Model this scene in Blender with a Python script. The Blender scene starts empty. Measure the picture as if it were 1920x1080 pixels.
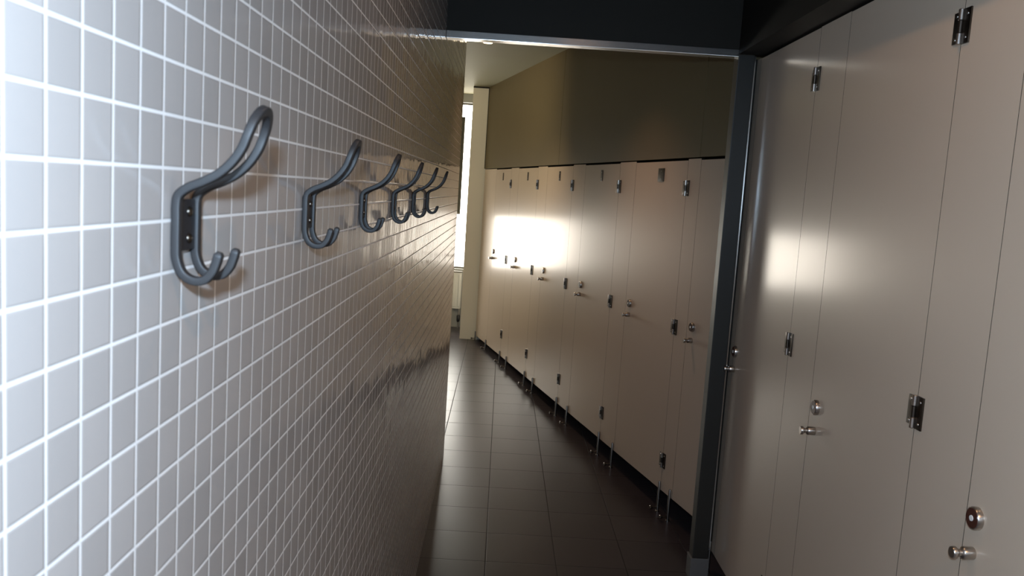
import bpy, bmesh, math, random
from mathutils import Vector, Matrix

scene = bpy.context.scene
C = scene.collection

# ------------------------------------------------------------------ camera
cam_data = bpy.data.cameras.new('camera')
cam = bpy.data.objects.new('camera', cam_data)
C.objects.link(cam)
EYE = 1.6
cam.matrix_world = (Matrix.Translation((0, 0, EYE)) @ Matrix((
    (0.9979524, -0.0619030, -0.0160934),
    (-0.0088894, 0.1149363, -0.9933331),
    (0.0633400, 0.9914422, 0.1141506))).to_4x4())
cam_data.sensor_width = 36.0
cam_data.lens = 1559.5 / 1920 * 36.0
cam_data.clip_start = 0.01
cam_data.dof.use_dof = True
cam_data.dof.focus_distance = 3.2
cam_data.dof.aperture_fstop = 13.0
scene.camera = cam

# ------------------------------------------------------------------ view, world
vs = scene.view_settings
vs.view_transform = 'Standard'
vs.look = 'None'
vs.gamma = 1.0
vs.use_curve_mapping = False
vs.exposure = 0.0
world = bpy.data.worlds.new('world')
scene.world = world
world.use_nodes = True
world.node_tree.nodes['Background'].inputs[0].default_value = (0.75, 0.85, 1.0, 1)
world.node_tree.nodes['Background'].inputs[1].default_value = 0.2
scene.cycles.use_denoising = True
scene.cycles.max_bounces = 10
scene.cycles.caustics_reflective = True
scene.cycles.sample_clamp_indirect = 6.0

WINDOW_GLOW = 13.0        # frosted daylight pane at the far end
BACK_GLOW = 1.5           # daylight pane behind the camera
FLASH_W = 98.0             # camera flash
NEAR_LAMP_W = 150.0
FAR_LAMP_W = 40.0
RECESS_FILL_W = 150.0  # unseen fill lamp added for the column and far end
LINTEL_FILL_W = 24.0  # unseen fill lamp added to warm the far doors
MID_FILL_W = 17.0  # unseen fill lamp added to warm the near doors and tiles

def lamp(name, kind, loc, energy, color, aim=None, size=0.05, angle=None, blend=0.6):
    d = bpy.data.lights.new(name, kind)
    d.energy = energy
    d.color = color
    d.shadow_soft_size = size
    if kind == 'SPOT':
        d.spot_size = angle
        d.spot_blend = blend
    o = bpy.data.objects.new(name, d)
    C.objects.link(o)
    o.location = loc
    if aim is not None:
        o.rotation_euler = (Vector(aim) - Vector(loc)).to_track_quat('-Z', 'Y').to_euler()
    return o

lamp('camera_flash', 'POINT', (-0.02, -0.06, EYE + 0.11), FLASH_W, (0.56, 0.77, 1.0), size=0.02)

# ------------------------------------------------------------------ materials
def mat(name, color, rough=0.5, metal=0.0, spec=0.5):
    m = bpy.data.materials.new(name)
    m.use_nodes = True
    b = m.node_tree.nodes['Principled BSDF']
    b.inputs['Base Color'].default_value = (*color, 1)
    b.inputs['Roughness'].default_value = rough
    b.inputs['Metallic'].default_value = metal
    b.inputs['Specular IOR Level'].default_value = spec
    return m

class NT:
    """tiny helper for building node graphs"""
    def __init__(self, m):
        self.t = m.node_tree
        self.b = m.node_tree.nodes['Principled BSDF']
    def new(self, k, **kw):
        n = self.t.nodes.new(k)
        for a, v in kw.items():
            setattr(n, a, v)
        return n
    def put(self, sock, v):
        if isinstance(v, (int, float)):
            sock.default_value = v
        elif isinstance(v, tuple):
            sock.default_value = v
        else:
            self.t.links.new(v, sock)
    def math(self, op, a, b=0.0, c=0.0):
        n = self.new('ShaderNodeMath', operation=op)
        self.put(n.inputs[0], a); self.put(n.inputs[1], b); self.put(n.inputs[2], c)
        return n.outputs[0]
    def vmath(self, op, a, b=None):
        n = self.new('ShaderNodeVectorMath', operation=op)
        self.put(n.inputs[0], a)
        if b is not None:
            self.put(n.inputs[1], b)
        return n.outputs[0]
    def mix(self, f, a, b):
        n = self.new('ShaderNodeMix', data_type='RGBA')
        self.put(n.inputs[0], f); self.put(n.inputs[6], a); self.put(n.inputs[7], b)
        return n.outputs[2]
    def noise(self, vec, scale, detail=3.0):
        n = self.new('ShaderNodeTexNoise')
        self.put(n.inputs['Vector'], vec)
        n.inputs['Scale'].default_value = scale
        n.inputs['Detail'].default_value = detail
        return n.outputs['Fac']

def grid_material(name, ax, ay, ox, oy, px, py, grout, tile_col, grout_col, vary, rough, wobble,
                  bump, grout_rough=0.6):
    """square tiles on the plane of object axes ax, ay, every tile tilted a hair"""
    m = mat(name, tile_col, rough)
    g = NT(m)
    co = g.new('ShaderNodeTexCoord').outputs['Object']
    sp = g.new('ShaderNodeSeparateXYZ'); g.put(sp.inputs[0], co)
    a = g.math('DIVIDE', g.math('SUBTRACT', sp.outputs[ax], ox), px)
    b = g.math('DIVIDE', g.math('SUBTRACT', sp.outputs[ay], oy), py)
    ia, ib = g.math('FLOOR', a), g.math('FLOOR', b)
    fa, fb = g.math('FRACT', a), g.math('FRACT', b)
    da = g.math('MULTIPLY', g.math('MINIMUM', fa, g.math('SUBTRACT', 1.0, fa)), px)
    db = g.math('MULTIPLY', g.math('MINIMUM', fb, g.math('SUBTRACT', 1.0, fb)), py)
    dist = g.math('MINIMUM', da, db)
    ramp = g.new('ShaderNodeMapRange', interpolation_type='SMOOTHSTEP')
    g.put(ramp.inputs[0], dist)
    ramp.inputs[1].default_value = grout * 0.40
    ramp.inputs[2].default_value = grout * 0.60
    istile = ramp.outputs[0]
    cell = g.new('ShaderNodeCombineXYZ'); g.put(cell.inputs[0], ia); g.put(cell.inputs[1], ib)
    wn = g.new('ShaderNodeTexWhiteNoise', noise_dimensions='3D'); g.put(wn.inputs[0], cell.outputs[0])
    lo = tuple(c * (1 - vary) for c in tile_col) + (1,)
    hi = tuple(c * (1 + vary) for c in tile_col) + (1,)
    tc = g.mix(wn.outputs['Value'], lo, hi)
    grime = g.noise(co, 3.0)
    gc = g.mix(grime, tuple(c * 0.9 for c in grout_col) + (1,), tuple(grout_col) + (1,))
    g.put(g.b.inputs['Base Color'], g.mix(istile, gc, tc))
    rr = g.new('ShaderNodeMapRange'); g.put(rr.inputs[0], istile)
    rr.inputs[3].default_value = grout_rough; rr.inputs[4].default_value = rough
    g.put(g.b.inputs['Roughness'], rr.outputs[0])
    # tilt of each tile
    geo = g.new('ShaderNodeNewGeometry').outputs['Normal']
    off = g.vmath('SUBTRACT', wn.outputs['Color'], (0.5, 0.5, 0.5))
    sc = g.new('ShaderNodeVectorMath', operation='SCALE'); g.put(sc.inputs[0], off); sc.inputs['Scale'].default_value = wobble
    nn = g.vmath('NORMALIZE', g.vmath('ADD', geo, sc.outputs[0]))
    bp = g.new('ShaderNodeBump'); bp.inputs['Strength'].default_value = bump
    bp.inputs['Distance'].default_value = 0.0015
    edge = g.new('ShaderNodeMapRange', interpolation_type='SMOOTHSTEP'); g.put(edge.inputs[0], dist)
    edge.inputs[1].default_value = grout * 0.3; edge.inputs[2].default_value = grout * 1.1
    g.put(bp.inputs['Height'], edge.outputs[0]); g.put(bp.inputs['Normal'], nn)
    g.put(g.b.inputs['Normal'], bp.outputs[0])
    return m

PITCH = 0.0421
M_TILE = grid_material('glazed_mosaic', 1, 2, 0.4535, 1.686, PITCH, PITCH, 0.0026,
                       (0.36, 0.325, 0.305), (0.72, 0.69, 0.67), 0.05, 0.07, 0.022, 0.25)
M_FLOOR = grid_material('floor_tile', 0, 1, 0.0156, 3.46, 0.308, 0.3045, 0.004,
                        (0.040, 0.032, 0.035), (0.016, 0.013, 0.012), 0.10, 0.30, 0.006, 0.2, 0.8)

M_FLOOR.node_tree.nodes['Principled BSDF'].inputs['Specular IOR Level'].default_value = 0.36
M_FLOOR.node_tree.nodes['Principled BSDF'].inputs['Specular Tint'].default_value = (0.82, 0.93, 1.0, 1)

def laminate(name, col, rough):
    m = mat(name, col, rough)
    g = NT(m)
    co = g.new('ShaderNodeTexCoord').outputs['Object']
    n1 = g.noise(co, 1.3, 2.0)
    g.put(g.b.inputs['Base Color'], g.mix(n1, tuple(c * 0.97 for c in col) + (1,), tuple(c * 1.03 for c in col) + (1,)))
    n2 = g.noise(co, 9.0, 4.0)
    r = g.new('ShaderNodeMapRange'); g.put(r.inputs[0], n2)
    r.inputs[3].default_value = rough - 0.02; r.inputs[4].default_value = rough + 0.02
    g.put(g.b.inputs['Roughness'], r.outputs[0])
    return m
M_DOOR = laminate('cream_laminate', (0.58, 0.465, 0.36), 0.40)
# lacquer: a broad warm sheen with a tighter one mixed in
_t = M_DOOR.node_tree
_b = _t.nodes['Principled BSDF']
_b.inputs['Specular Tint'].default_value = (1.0, 0.82, 0.64, 1)
_b2 = _t.nodes.new('ShaderNodeBsdfPrincipled')
_b2.inputs['Roughness'].default_value = 0.17
_b2.inputs['Specular Tint'].default_value = (1.0, 0.82, 0.64, 1)
_t.links.new(_b.inputs['Base Color'].links[0].from_socket, _b2.inputs['Base Color'])
_m = _t.nodes.new('ShaderNodeMixShader')
_m.inputs[0].default_value = 0.42
_t.links.new(_b.outputs[0], _m.inputs[1]); _t.links.new(_b2.outputs[0], _m.inputs[2])
_t.links.new(_m.outputs[0], _t.nodes['Material Output'].inputs['Surface'])
M_BULK = laminate('olive_brown_paint', (0.150, 0.116, 0.060), 0.5)
M_BULK.node_tree.nodes['Principled BSDF'].inputs['Specular IOR Level'].default_value = 0.2
M_DARK = laminate('charcoal_paint', (0.013, 0.011, 0.008), 0.6, )
M_DARK.node_tree.nodes['Principled BSDF'].inputs['Specular IOR Level'].default_value = 0.2
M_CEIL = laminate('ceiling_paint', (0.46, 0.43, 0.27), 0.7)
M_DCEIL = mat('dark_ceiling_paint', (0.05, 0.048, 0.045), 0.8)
M_CORE = mat('dark_core_joint_shade', (0.02, 0.016, 0.013), 0.6, 0.0, 0.2)  # dark core, also the shade of the door joints put into colour
M_BEIGE = laminate('beige_paint', (0.74, 0.67, 0.55), 0.5)
M_GREY = laminate('grey_paint', (0.30, 0.30, 0.28), 0.5)
M_BLACK = mat('cubicle_shade_black', (0.012, 0.012, 0.012), 0.9)  # shade inside the cubicles, put into the wall colour
M_POST = laminate('grey_post_enamel', (0.013, 0.011, 0.008), 0.5)
M_PLINTH = mat('grey_plinth', (0.10, 0.097, 0.094), 0.4)
M_HOOK = mat('charcoal_nylon', (0.018, 0.0165, 0.017), 0.5, 0.0, 0.35)
M_PLATE = mat('black_nylon', (0.010, 0.010, 0.012), 0.4)
M_FRAME = mat('window_frame_enamel', (0.12, 0.11, 0.09), 0.5)
M_BLIND = mat('dark_blind_cloth', (0.05, 0.048, 0.035), 0.8)
M_RAD = mat('white_radiator_enamel', (0.62, 0.62, 0.58), 0.35)
M_STEEL = mat('satin_steel', (0.52, 0.47, 0.43), 0.28, 1.0)
M_DSTEEL = mat('bronze_steel', (0.095, 0.078, 0.064), 0.32, 1.0)
M_LEG = mat('dull_leg_steel', (0.26, 0.235, 0.215), 0.32, 1.0)
M_INDIC = mat('red_brown_indicator', (0.060, 0.018, 0.012), 0.25)
M_DOT = mat('white_indicator_dot', (0.75, 0.72, 0.68), 0.4)
M_ALU = mat('brushed_aluminium', (0.60, 0.59, 0.58), 0.16, 1.0)
_g = NT(M_ALU)
_co = _g.new('ShaderNodeTexCoord').outputs['Object']
_mp = _g.new('ShaderNodeMapping'); _g.put(_mp.inputs[0], _co); _mp.inputs['Scale'].default_value = (3, 60, 900)
_bp = _g.new('ShaderNodeBump'); _bp.inputs['Strength'].default_value = 0.06; _bp.inputs['Distance'].default_value = 0.001
_g.put(_bp.inputs['Height'], _g.noise(_mp.outputs[0], 1.0, 2.0)); _g.put(_g.b.inputs['Normal'], _bp.outputs[0])

def glow(name, color, strength):
    m = bpy.data.materials.new(name)
    m.use_nodes = True
    t = m.node_tree
    t.nodes.clear()
    e = t.nodes.new('ShaderNodeEmission')
    e.inputs[0].default_value = (*color, 1); e.inputs[1].default_value = strength
    o = t.nodes.new('ShaderNodeOutputMaterial')
    t.links.new(e.outputs[0], o.inputs[0])
    return m
M_PANE = glow('frosted_daylight_pane', (1.0, 0.95, 0.85), WINDOW_GLOW)
M_PANE_BACK = glow('cool_daylight_pane', (0.72, 0.85, 1.0), BACK_GLOW)
M_LENS = glow('warm_lamp_lens', (1.0, 0.80, 0.52), 5.0)
M_LENS_ORANGE = glow('amber_lamp_lens', (1.0, 0.50, 0.20), 40.0)

# ------------------------------------------------------------------ mesh helpers
def add_box(bm, x0, x1, y0, y1, z0, z1, bevel=0.0):
    r = bmesh.ops.create_cube(bm, size=1.0)
    for v in r['verts']:
        v.co = Vector(((x0 + x1) / 2 + v.co.x * (x1 - x0), (y0 + y1) / 2 + v.co.y * (y1 - y0), (z0 + z1) / 2 + v.co.z * (z1 - z0)))
    if bevel:
        es = {e for v in r['verts'] for e in v.link_edges}
        bmesh.ops.bevel(bm, geom=list(es), offset=bevel, segments=2, profile=0.7, affect='EDGES')
    return r['verts']

def add_lathe(bm, prof, origin, axis, seg=24):
    """prof: list of (distance along axis, radius)"""
    ax = Vector(axis).normalized()
    q = Vector((0, 0, 1)).rotation_difference(ax)
    rings = []
    for h, r in prof:
        ring = []
        for k in range(seg):
            a = 2 * math.pi * k / seg
            ring.append(bm.verts.new(Vector(origin) + q @ Vector((max(r, 1e-5) * math.cos(a), max(r, 1e-5) * math.sin(a), h))))
        rings.append(ring)
    for A, B in zip(rings, rings[1:]):
        for k in range(seg):
            bm.faces.new((A[k], A[(k + 1) % seg], B[(k + 1) % seg], B[k]))
    bm.faces.new(list(reversed(rings[0])))
    bm.faces.new(rings[-1])

def smooth_path(pts, n=5):
    P = [Vector(p) for p in pts]
    out = []
    for i in range(len(P) - 1):
        p0 = P[i - 1] if i else P[0] * 2 - P[1]
        p1, p2 = P[i], P[i + 1]
        p3 = P[i + 2] if i + 2 < len(P) else P[-1] * 2 - P[-2]
        for k in range(n):
            t = k / n
            out.append(0.5 * ((2 * p1) + (p2 - p0) * t + (2 * p0 - 5 * p1 + 4 * p2 - p3) * t * t + (3 * p1 - p0 - 3 * p2 + p3) * t ** 3))
    out.append(P[-1])
    return out

def add_sweep(bm, path, section, side0):
    """sweep a closed section (list of (a, b): a along the side vector, b along the normal)"""
    n = len(path)
    rings = []
    side = Vector(side0)
    for i, p in enumerate(path):
        t = (path[min(i + 1, n - 1)] - path[max(i - 1, 0)]).normalized()
        s = (side - t * side.dot(t)).normalized()
        side = s
        b = t.cross(s)
        k = 0.55 if i in (0, n - 1) else 1.0
        rings.append([bm.verts.new(p + s * (a * k) + b * (c * k)) for a, c in section])
    m = len(section)
    for A, B in zip(rings, rings[1:]):
        for k in range(m):
            bm.faces.new((A[k], A[(k + 1) % m], B[(k + 1) % m], B[k]))
    bm.faces.new(list(reversed(rings[0])))
    bm.faces.new(rings[-1])

def obj(name, bm, m, parent=None, smooth=False):
    bmesh.ops.recalc_face_normals(bm, faces=bm.faces)
    me = bpy.data.meshes.new(name)
    bm.to_mesh(me)
    bm.free()
    me.materials.append(m)
    if smooth:
        for f in me.polygons:
            f.use_smooth = True
        me.set_sharp_from_angle(angle=math.radians(40))
    o = bpy.data.objects.new(name, me)
    C.objects.link(o)
    if parent is not None:
        o.parent = parent
    return o

def obj_multi(name, pieces, parent=None):
    """one mesh with several materials: pieces = [(bmesh, material, smooth), ...]"""
    out = bmesh.new()
    me = bpy.data.meshes.new(name)
    for i, (b, m, sm) in enumerate(pieces):
        bmesh.ops.recalc_face_normals(b, faces=b.faces)
        for f in b.faces:
            f.material_index = i
            f.smooth = sm
        tmp = bpy.data.meshes.new('tmp')
        b.to_mesh(tmp)
        b.free()
        out.from_mesh(tmp)
        bpy.data.meshes.remove(tmp)
        me.materials.append(m)
    out.to_mesh(me)
    out.free()
    me.set_sharp_from_angle(angle=math.radians(40))
    o = bpy.data.objects.new(name, me)
    C.objects.link(o)
    o.parent = parent
    return o

def struct(name, bm, m, parent=None):
    o = obj(name, bm, m, parent)
    if parent is None:
        o['kind'] = 'structure'
    return o

def struct_box(name, box, m, parent=None, bevel=0.0):
    bm = bmesh.new()
    add_box(bm, *box, bevel=bevel)
    return struct(name, bm, m, parent)

def thing(name, label, cat, loc=(0, 0, 0), rotz=0.0, group=None):
    o = bpy.data.objects.new(name, None)
    o.empty_display_size = 0.05
    C.objects.link(o)
    o.location = loc
    o.rotation_euler = (0, 0, rotz)
    o['label'] = label
    o['category'] = cat
    if group:
        o['group'] = group
    return o

def dup(root, loc, label, rotz=None):
    r = root.copy()
    C.objects.link(r)
    r.location = loc
    if rotz is not None:
        r.rotation_euler = (0, 0, rotz)
    r['label'] = label
    for ch in list(root.children):
        c = ch.copy(); C.objects.link(c); c.parent = r
        for g in list(ch.children):
            d = g.copy(); C.objects.link(d); d.parent = c
    return r

# ------------------------------------------------------------------ layout numbers
XW = -0.2699              # face of the tiled wall
WALL_END = 4.90           # where the tiled wall stops
LINTEL_Y = 3.40
NEAR_X = 1.0              # face of the near cubicles
TH = 0.236                # swing of the far cubicle row
D0 = 1.852
def far_pt(s, z=0.0, out=0.0):
    """point on the far cubicle front, out = towards the aisle"""
    d = D0 - out
    return Vector((d * math.cos(TH) - s * math.sin(TH), d * math.sin(TH) + s * math.cos(TH), z))
CEIL_FAR = 2.67
CEIL_NEAR = 2.95
END_Y = 8.85
WIN_Y = 9.60

# ------------------------------------------------------------------ the setting
struct_box('floor', (-2.2, 2.6, -2.7, 9.8, -0.06, 0.0), M_FLOOR)
struct_box('wall_left', (XW - 0.16, XW, -2.6, WALL_END, 0.0, CEIL_NEAR), M_TILE)
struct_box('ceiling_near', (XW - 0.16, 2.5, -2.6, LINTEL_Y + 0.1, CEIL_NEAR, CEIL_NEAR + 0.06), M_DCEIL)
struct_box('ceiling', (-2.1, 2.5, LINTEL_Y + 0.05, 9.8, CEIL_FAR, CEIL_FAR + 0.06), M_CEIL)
struct_box('wall_lintel', (XW, 1.06, LINTEL_Y, LINTEL_Y + 0.05, 2.222, CEIL_NEAR), M_DARK)
struct_box('wall_right', (0.90, 1.06, -2.6, LINTEL_Y, 2.205, CEIL_NEAR), M_DARK)
struct_box('trim_1', (XW, 0.900, LINTEL_Y - 0.006, LINTEL_Y + 0.05, 2.193, 2.222), M_ALU, bevel=0.002)
post = struct_box('trim_2', (0.900, 0.967, LINTEL_Y, LINTEL_Y + 0.065, 0.095, 2.205), M_POST, bevel=0.003)
struct_box('plinth', (0.893, 0.971, LINTEL_Y - 0.004, LINTEL_Y + 0.069, 0.0, 0.095), M_PLINTH, post, bevel=0.003)
struct_box('trim_3', (0.967, 0.972, LINTEL_Y + 0.002, LINTEL_Y + 0.012, 0.13, 2.2), M_ALU)
struct_box('post_filler', (0.967, 0.998, LINTEL_Y + 0.07, LINTEL_Y + 0.12, 0.0, 2.2), M_DARK)  # filler added behind the post to keep door reflections dark

# bulkhead over the far cubicles, three boards with open seams
bm = bmesh.new()
for s0, s1 in ((3.30, 3.717), (3.722, 6.028), (6.033, 8.72)):
    vs_ = add_box(bm, 0, 0.12, s0, s1, 1.826, CEIL_FAR)
for v in bm.verts:
    p = far_pt(v.co.y, v.co.z, -v.co.x)
    v.co = p
struct('wall_far_right', bm, M_BULK)
# end of the corridor: column, window wall, side of the recess
struct_box('wall_column', (-0.388, -0.195, END_Y, END_Y + 0.05, 0.0, 2.655), M_BEIGE)
bm = bmesh.new()
add_box(bm, -0.388, -0.195, END_Y - 0.004, END_Y + 0.02, 2.655, CEIL_FAR)
add_box(bm, -0.228, -0.196, END_Y - 0.006, END_Y, 1.83, 2.655)
struct('shadow_gap', bm, M_DARK)  # dark strips stand in for the shade in the gaps round the column
WX0, WX1, WZ0, WZ1 = -1.92, -0.36, 0.68, 2.575
bm = bmesh.new()
add_box(bm, -2.1, WX0, WIN_Y, WIN_Y + 0.14, 0.0, CEIL_FAR)
add_box(bm, WX1, -0.10, WIN_Y, WIN_Y + 0.14, 0.0, CEIL_FAR)
add_box(bm, WX0, WX1, WIN_Y, WIN_Y + 0.14, 0.0, WZ0)
add_box(bm, WX0, WX1, WIN_Y, WIN_Y + 0.14, WZ1, CEIL_FAR)
struct('wall_end', bm, M_GREY)
struct_box('wall_recess', (-2.1, -2.0, WALL_END - 0.1, WIN_Y, 0.0, CEIL_FAR), M_GREY)
struct_box('wall_recess_back', (-2.0, XW - 0.16, WALL_END - 0.1, WALL_END, 0.0, CEIL_FAR), M_GREY)
# cubicle interiors: walls coloured black for the shade seen under the doors
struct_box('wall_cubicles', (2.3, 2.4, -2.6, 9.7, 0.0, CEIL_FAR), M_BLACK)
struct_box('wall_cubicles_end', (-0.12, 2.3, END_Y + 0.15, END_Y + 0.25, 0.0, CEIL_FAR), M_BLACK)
struct_box('wall_reveal', (-0.195, -0.10, END_Y + 0.02, WIN_Y, 0.0, CEIL_FAR), M_BEIGE)
# back of the corridor with its window
BX0, BX1, BZ0, BZ1 = -0.20, 0.85, 1.0, 2.75
bm = bmesh.new()
add_box(bm, XW - 0.16, BX0, -2.7, -2.6, 0, CEIL_NEAR)
add_box(bm, BX1, 2.4, -2.7, -2.6, 0, CEIL_NEAR)
add_box(bm, BX0, BX1, -2.7, -2.6, 0, BZ0)
add_box(bm, BX0, BX1, -2.7, -2.6, BZ1, CEIL_NEAR)
struct('wall_back', bm, M_GREY)

def window(name, x0, x1, z0, z1, y, facing, pane):
    bm = bmesh.new()
    w = 0.022
    ya, yb = y - 0.03, y + 0.03
    add_box(bm, x0, x0 + w, ya, yb, z0, z1); add_box(bm, x1 - w, x1, ya, yb, z0, z1)
    add_box(bm, x0 + w, x1 - w, ya, yb, z0, z0 + w); add_box(bm, x0 + w, x1 - w, ya, yb, z1 - w, z1)
    f = struct(name, bm, M_FRAME)
    bm = bmesh.new()
    add_box(bm, x0 + w, x1 - w, y - 0.006, y + 0.006, z0 + w, z1 - w)
    p = obj('window_pane', bm, pane, f)
    return f
window('window_1', WX0, WX1, WZ0, WZ1, WIN_Y + 0.09, -1, M_PANE)
window('window_2', BX0, BX1, BZ0, BZ1, -2.65, 1, M_PANE_BACK)

# ------------------------------------------------------------------ end of corridor furniture
t = thing('roller_blind', 'dark roller blind half lowered over the bright end window', 'blind', (-1.12, WIN_Y + 0.02, 2.43))
bm = bmesh.new(); add_box(bm, -0.80, 0.625, 0.0, 0.006, -1.10, -0.015); obj('blind_cloth', bm, M_BLIND, t)
bm = bmesh.new(); add_box(bm, -0.80, 0.56, -0.03, 0.03, -0.03, 0.16, 0.006); obj('top_gap_cover', bm, M_FRAME, t)  # cover added over the window's top gap to block its glow
bm = bmesh.new(); add_box(bm, -0.80, 0.625, -0.004, 0.010, -1.12, -1.10); obj('bottom_bar', bm, M_FRAME, t)

t = thing('radiator', 'pale ribbed panel radiator under the end window', 'radiator', (-0.90, WIN_Y - 0.07, 0.0))
bm = bmesh.new()
add_box(bm, -0.46, 0.47, 0.0, 0.05, 0.225, 0.645, 0.004)
for k in range(15):
    x = -0.43 + k * 0.062
    add_box(bm, x, x + 0.03, -0.012, 0.0, 0.25, 0.62, 0.004)
obj('radiator_panel', bm, M_RAD, t)
bm = bmesh.new(); add_box(bm, -0.46, 0.47, -0.012, 0.055, 0.646, 0.66, 0.002); obj('top_grille', bm, M_FRAME, t)
bm = bmesh.new()
add_lathe(bm, [(0, 0.014), (0.02, 0.02), (0.07, 0.02), (0.08, 0.012)], (0.455, 0.02, 0.07), (0, 0, 1), 16)
obj('valve', bm, M_PLATE, t, True)
for x in (0.455, -0.40):
    bm = bmesh.new(); add_lathe(bm, [(0, 0.008), (0.235, 0.008)], (x, 0.02, 0.0), (0, 0, 1), 12); obj('pipe', bm, M_STEEL, t, True)

# ------------------------------------------------------------------ downlights and added fill lamps
def downlight(x, y, z, label, lens, energy, color, angle, aim=None):
    t = thing('downlight', label, 'ceiling lamp', (x, y, z))
    bm = bmesh.new()
    add_lathe(bm, [(0, 0.034), (0, 0.048), (-0.006, 0.046), (-0.006, 0.034)], (0, 0, 0), (0, 0, 1), 28)
    obj('trim_ring', bm, M_ALU, t, True)
    bm = bmesh.new()
    add_lathe(bm, [(-0.008, 0.033), (-0.003, 0.033)], (0, 0, 0), (0, 0, 1), 28)
    obj('lamp_lens', bm, lens, t)
    b = lamp('downlight_beam', 'SPOT', (x, y, z - 0.02), energy, color, aim=aim or (x, y, 0), size=0.035, angle=math.radians(angle), blend=0.9)
    b.location = (0, 0, -0.02)
    b.parent = t
downlight(-0.187, 6.20, CEIL_FAR, 'small round recessed downlight in the far ceiling behind the metal trim', M_LENS, FAR_LAMP_W, (1.0, 0.78, 0.52), 96)
downlight(0.22, 4.50, CEIL_FAR, 'added warm fill lamp, unseen in the far ceiling just behind the dark lintel', M_LENS, LINTEL_FILL_W, (1.0, 0.62, 0.38), 100)  # added fill, hidden by the lintel, warms the far doors
downlight(-1.50, 5.60, CEIL_FAR, 'added fill lamp, unseen in the far ceiling over the window recess', M_LENS, RECESS_FILL_W, (1.0, 0.85, 0.56), 112, aim=(-0.15, 8.75, 1.9))  # added fill, hidden by the tiled wall, aimed at the end column
downlight(0.40, 1.60, CEIL_NEAR, 'added warm fill lamp, unseen in the dark ceiling above the near toilet cubicles', M_LENS, MID_FILL_W, (1.0, 0.62, 0.34), 150)  # added fill above the frame, warms the near doors
downlight(0.57, -0.75, CEIL_NEAR, 'amber downlight in the dark ceiling behind the viewer', M_LENS_ORANGE, NEAR_LAMP_W, (1.0, 0.60, 0.32), 140)

# ------------------------------------------------------------------ coat hooks
def make_hook():
    t = thing('coat_hook', '', 'coat hook', (XW, 0.0, 0.0), 0.0, 'row of coat hooks on the tiled wall')
    prof = [(0.0400, -0.0640), (0.0370, -0.0745), (0.0340, -0.0815), (0.0275, -0.0880), (0.0180, -0.0885), (0.0095, -0.0830),
            (0.0050, -0.0720), (0.0043, -0.0600), (0.0043, -0.0400), (0.0043, -0.0270), (0.0062, -0.0190), (0.0142, -0.0125), (0.0262, -0.0070),
            (0.0382, 0.0000), (0.0482, 0.0095), (0.0562, 0.0215), (0.0608, 0.0335)]
    half = 0.0215
    left = [(o, -half, v) for o, v in prof]
    right = [(o, -y, v) for o, y, v in reversed(left)]
    cap = [(0.0608 + 0.31 * e, w, 0.0335 + 0.95 * e) for e, w in ((0.0107, -0.0186), (0.0186, -0.0107), (0.0215, 0.0), (0.0186, 0.0107), (0.0107, 0.0186))]
    path = smooth_path(left + cap + right, 5)
    sec = []
    a, b, r = 0.0041, 0.0036, 0.0013
    for cx, cy, a0 in ((a - r, b - r, 0), (-(a - r), b - r, 90), (-(a - r), -(b - r), 180), (a - r, -(b - r), 270)):
        for k in range(4):
            w = math.radians(a0 + 30 * k)
            sec.append((cx + r * math.cos(w), cy + r * math.sin(w)))
    bm = bmesh.new()
    add_sweep(bm, path, sec, (0, 1, 0))
    obj('bent_rod', bm, M_HOOK, t, True)
    bm = bmesh.new()
    add_box(bm, 0.0, 0.0050, -0.0185, 0.0185, -0.066, -0.023, 0.0012)
    obj('back_plate', bm, M_PLATE, t)
    for z in (-0.0335, -0.056):
        bm = bmesh.new()
        add_lathe(bm, [(0.0, 0.0045), (0.0012, 0.0042), (0.0022, 0.0028), (0.0025, 0.0)], (0.0049, 0.004, z), (1, 0, 0), 16)
        obj('screw', bm, M_DSTEEL, t, True)
    return t
HOOK_LABELS = ['large black double coat hook nearest the viewer, first on the tiled wall',
               'black coat hook second from the viewer on the white tiled wall',
               'black coat hook third from the viewer on the tiled wall',
               'black coat hook fourth from the viewer on the tiled wall',
               'black coat hook last but one from the tiled wall end',
               'small black coat hook farthest away, nearest the tiled wall end']
hook = make_hook()
for k, lb in enumerate(HOOK_LABELS):
    loc = (XW, 0.7045 + 0.4420 * k, EYE)
    if k == 0:
        hook.location = loc; hook['label'] = lb
    else:
        dup(hook, loc, lb)

# ------------------------------------------------------------------ cubicle doors and pilasters
# local frame: x into the cubicle, y along the row away from the viewer, z up; hinge edge at y = 0
def panel_bm(y0, y1, zb0, zb1, zt, thick=0.02):
    bm = bmesh.new()
    v = [bm.verts.new(p) for p in ((0, y0, zb0), (0, y1, zb1), (0, y1, zt), (0, y0, zt),
                                   (thick, y0, zb0), (thick, y1, zb1), (thick, y1, zt), (thick, y0, zt))]
    for k, q in enumerate(((0, 1, 2, 3), (4, 5, 6, 7), (0, 1, 5, 4), (1, 2, 6, 5), (2, 3, 7, 6), (3, 0, 4, 7))):
        bm.faces.new([v[i] for i in q]).material_index = int(k > 1)     # edges in dark core colour, standing in for shade in the joints
    return bm

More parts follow.
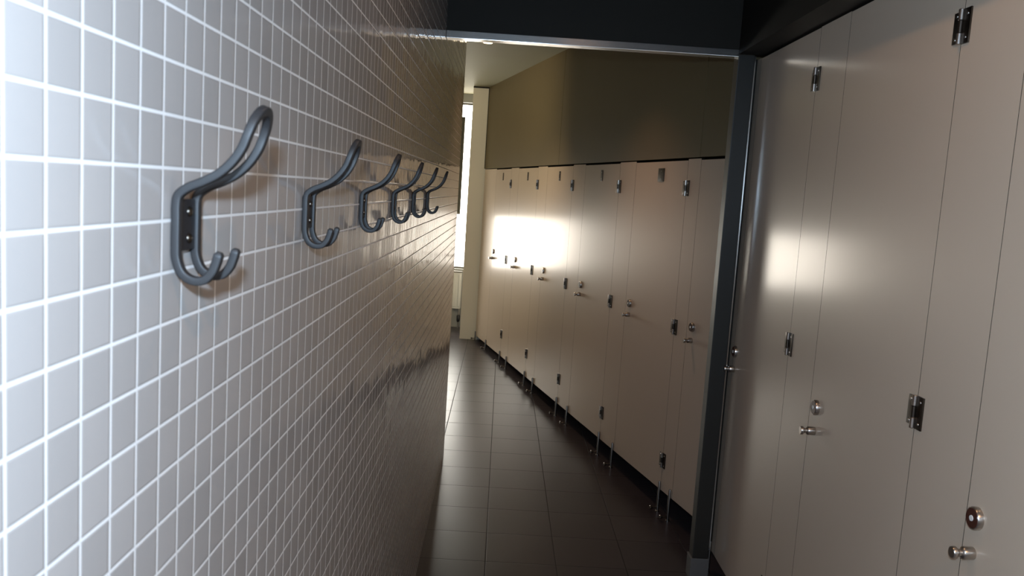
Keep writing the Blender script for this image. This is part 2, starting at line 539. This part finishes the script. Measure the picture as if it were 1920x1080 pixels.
def add_hinge(door, z, h=0.078, w=0.034):
    leaf = bmesh.new()
    add_box(leaf, -0.004, 0.0, 0.003, w, -h / 2 + 0.004, h / 2 - 0.004, 0.001)      # leaf on the door
    add_box(leaf, -0.004, 0.0, -w, -0.003, -h / 2, h / 2, 0.001)                      # leaf on the fixed panel
    barrel = bmesh.new()
    for a, b, r in ((-h / 2, -h / 6 - 0.001, 0.0066), (h / 6 + 0.001, h / 2, 0.0066)):
        add_lathe(barrel, [(a, r * 0.85), (a + 0.001, r), (b - 0.001, r), (b, r * 0.85)], (-0.006, 0, 0), (0, 0, 1), 16)
    for y in (0.022, -0.022):
        for zz in (-0.026, 0.026):
            add_lathe(barrel, [(0, 0.0035), (0.0012, 0.003), (0.0016, 0.0)], (-0.004, y, zz), (-1, 0, 0), 10)
    mid = bmesh.new()
    add_lathe(mid, [(-h / 6, 0.0060), (h / 6, 0.0060)], (-0.006, 0, 0), (0, 0, 1), 16)
    hg = obj_multi('hinge', [(leaf, M_DSTEEL, False), (barrel, M_STEEL, True), (mid, M_DSTEEL, True)], door)
    hg.location = (0, 0, z)

def make_door(t, width, zb0, zb1, zt, hinges, lock_back, lock_z, knob_z, plate_y=None, plate_w=0.035):
    door = obj('door', panel_bm(0.001, width - 0.001, zb0, zb1, zt), M_DOOR, t)
    door.data.materials.append(M_CORE)
    for z in hinges:
        add_hinge(door, z)
    y = width - lock_back
    ring, face, dot = bmesh.new(), bmesh.new(), bmesh.new()
    add_lathe(ring, [(0, 0.0235), (0.010, 0.0235), (0.012, 0.0220), (0.0122, 0.0185)], (0, y, lock_z), (-1, 0, 0), 32)
    add_lathe(face, [(0.0120, 0.0205), (0.0128, 0.0200)], (0, y, lock_z), (-1, 0, 0), 32)
    add_lathe(dot, [(0.0127, 0.0062), (0.0142, 0.0058)], (0, y, lock_z), (-1, 0, 0), 20)
    obj_multi('lock_indicator', [(ring, M_STEEL, True), (face, M_INDIC, True), (dot, M_DOT, True)], door)
    bm = bmesh.new()
    add_lathe(bm, [(0, 0.0125), (0.001, 0.0130), (0.022, 0.0130), (0.024, 0.0115), (0.027, 0.0075), (0.031, 0.0070), (0.035, 0.0105), (0.037, 0.0125), (0.043, 0.0125), (0.045, 0.0112)],
              (0, y, knob_z), (-1, 0, 0), 28)
    obj('door_knob', bm, M_STEEL, door, True)
    if plate_y is not None:
        a, b = bmesh.new(), bmesh.new()
        add_box(a, -0.004, 0.0, plate_y - plate_w / 2, plate_y + plate_w / 2, 1.742 - 0.035, 1.742 + 0.035, 0.001)
        for zz in (1.722, 1.762):
            add_lathe(b, [(0, 0.004), (0.001, 0.0035), (0.0014, 0)], (-0.004, plate_y, zz), (-1, 0, 0), 10)
        obj_multi('bolt_plate', [(a, M_DSTEEL, False), (b, M_STEEL, True)], door)
    return door

def make_pilaster(t, y0, width, zb0, zb1, zt, legs):
    """fixed panel beyond the door's latch edge, standing on slim legs"""
    pil = obj('fixed_panel', panel_bm(y0 + 0.001, y0 + width - 0.001, zb0, zb1, zt), M_DOOR, t)
    pil.data.materials.append(M_CORE)
    for y in legs:
        top = (zb0 + (zb1 - zb0) * y / width) + 0.045
        bm = bmesh.new()
        add_lathe(bm, [(0.0, 0.0105), (0.006, 0.0105), (0.008, 0.0070), (top - 0.004, 0.0070), (top, 0.0050)], (-0.0075, y0 + y, 0), (0, 0, 1), 16)
        b2 = bmesh.new()
        add_lathe(b2, [(0.0, 0.0045), (0.030, 0.0045), (0.031, 0.0080), (0.036, 0.0105), (0.042, 0.0105), (0.046, 0.0070)], (-0.0075, y0 + y, 0.022), (-1, 0, 0), 16)
        obj_multi('leg', [(bm, M_LEG, True), (b2, M_LEG, True)], pil)
    return pil

def bottom(s):
    return 0.123 - 0.0135 * (s - 3.48)
HINGE = [3.10, 3.840, 4.757, 5.660, 6.570, 7.475]
LATCH = [3.700, 4.508, 5.395, 6.300, 7.200, 8.080]
LOCKS = [3.638, 4.441, 5.320, 6.229, 7.129, 8.009]
FAR_LABELS = ['cream toilet cubicle partly hidden behind the dark grey post',
              'cream toilet cubicle of the far row, first whole door beyond the dark post',
              'cream toilet cubicle of the far row, second whole door beyond the dark post',
              'cream toilet cubicle, third whole door beyond the dark post, edge of window glare',
              'cream toilet cubicle in the window glare, last but one before the end column',
              'farthest cream toilet cubicle, touching the beige end column in the window glare']
for k in range(6):
    h, l = HINGE[k], LATCH[k]
    t = thing('toilet_cubicle', FAR_LABELS[k], 'toilet cubicle', far_pt(h), TH, 'toilet cubicles of the far row')
    make_door(t, l - h, bottom(h), bottom(l), 1.812, (1.675, 0.976, 0.276), l - LOCKS[k], 1.008, 0.942,
              (0.31 if k else None), (0.075 if k == 1 else 0.03))
    if k:
        w = h - LATCH[k - 1]
        make_pilaster(t, -w, w, bottom(h - w), bottom(h), 1.819, (0.012, w - 0.002))
    if k == 5:
        w = 8.63 - l
        make_pilaster(t, l - h, w, bottom(l), bottom(8.63), 1.819, (0.012, w - 0.02))

NEAR = [(2.785, 3.425, 3.391, 2.546, 'tall cream toilet cubicle of the near row, right beside the dark grey post'),
        (1.905, 2.546, 2.490, 1.656, 'large cream toilet cubicle in the middle of the near row'),
        (1.015, 1.656, 1.616, 0.766, 'cream toilet cubicle at the right edge of the picture, with the largest round lock'),
        (0.125, 0.766, 0.726, None, 'cream toilet cubicle beside the viewer, outside the picture')]
for h, l, lk, p, lb in NEAR:
    t = thing('toilet_cubicle', lb, 'toilet cubicle', (NEAR_X, h, 0), 0.0, 'toilet cubicles of the near row')
    make_door(t, l - h, 0.10, 0.10, 2.197, (2.030, 1.148, 0.27), l - lk, 1.003, 0.929)
    if p is not None:
        make_pilaster(t, p - h, h - p, 0.10, 0.10, 2.199, (0.012, h - p - 0.012))
    if l > 3:
        make_pilaster(t, l - h, 0.075, 0.10, 0.10, 2.199, (0.05,))
struct_box('wall_right_back', (NEAR_X, 1.06, -2.6, 0.12, 0.0, 2.2), M_GREY)
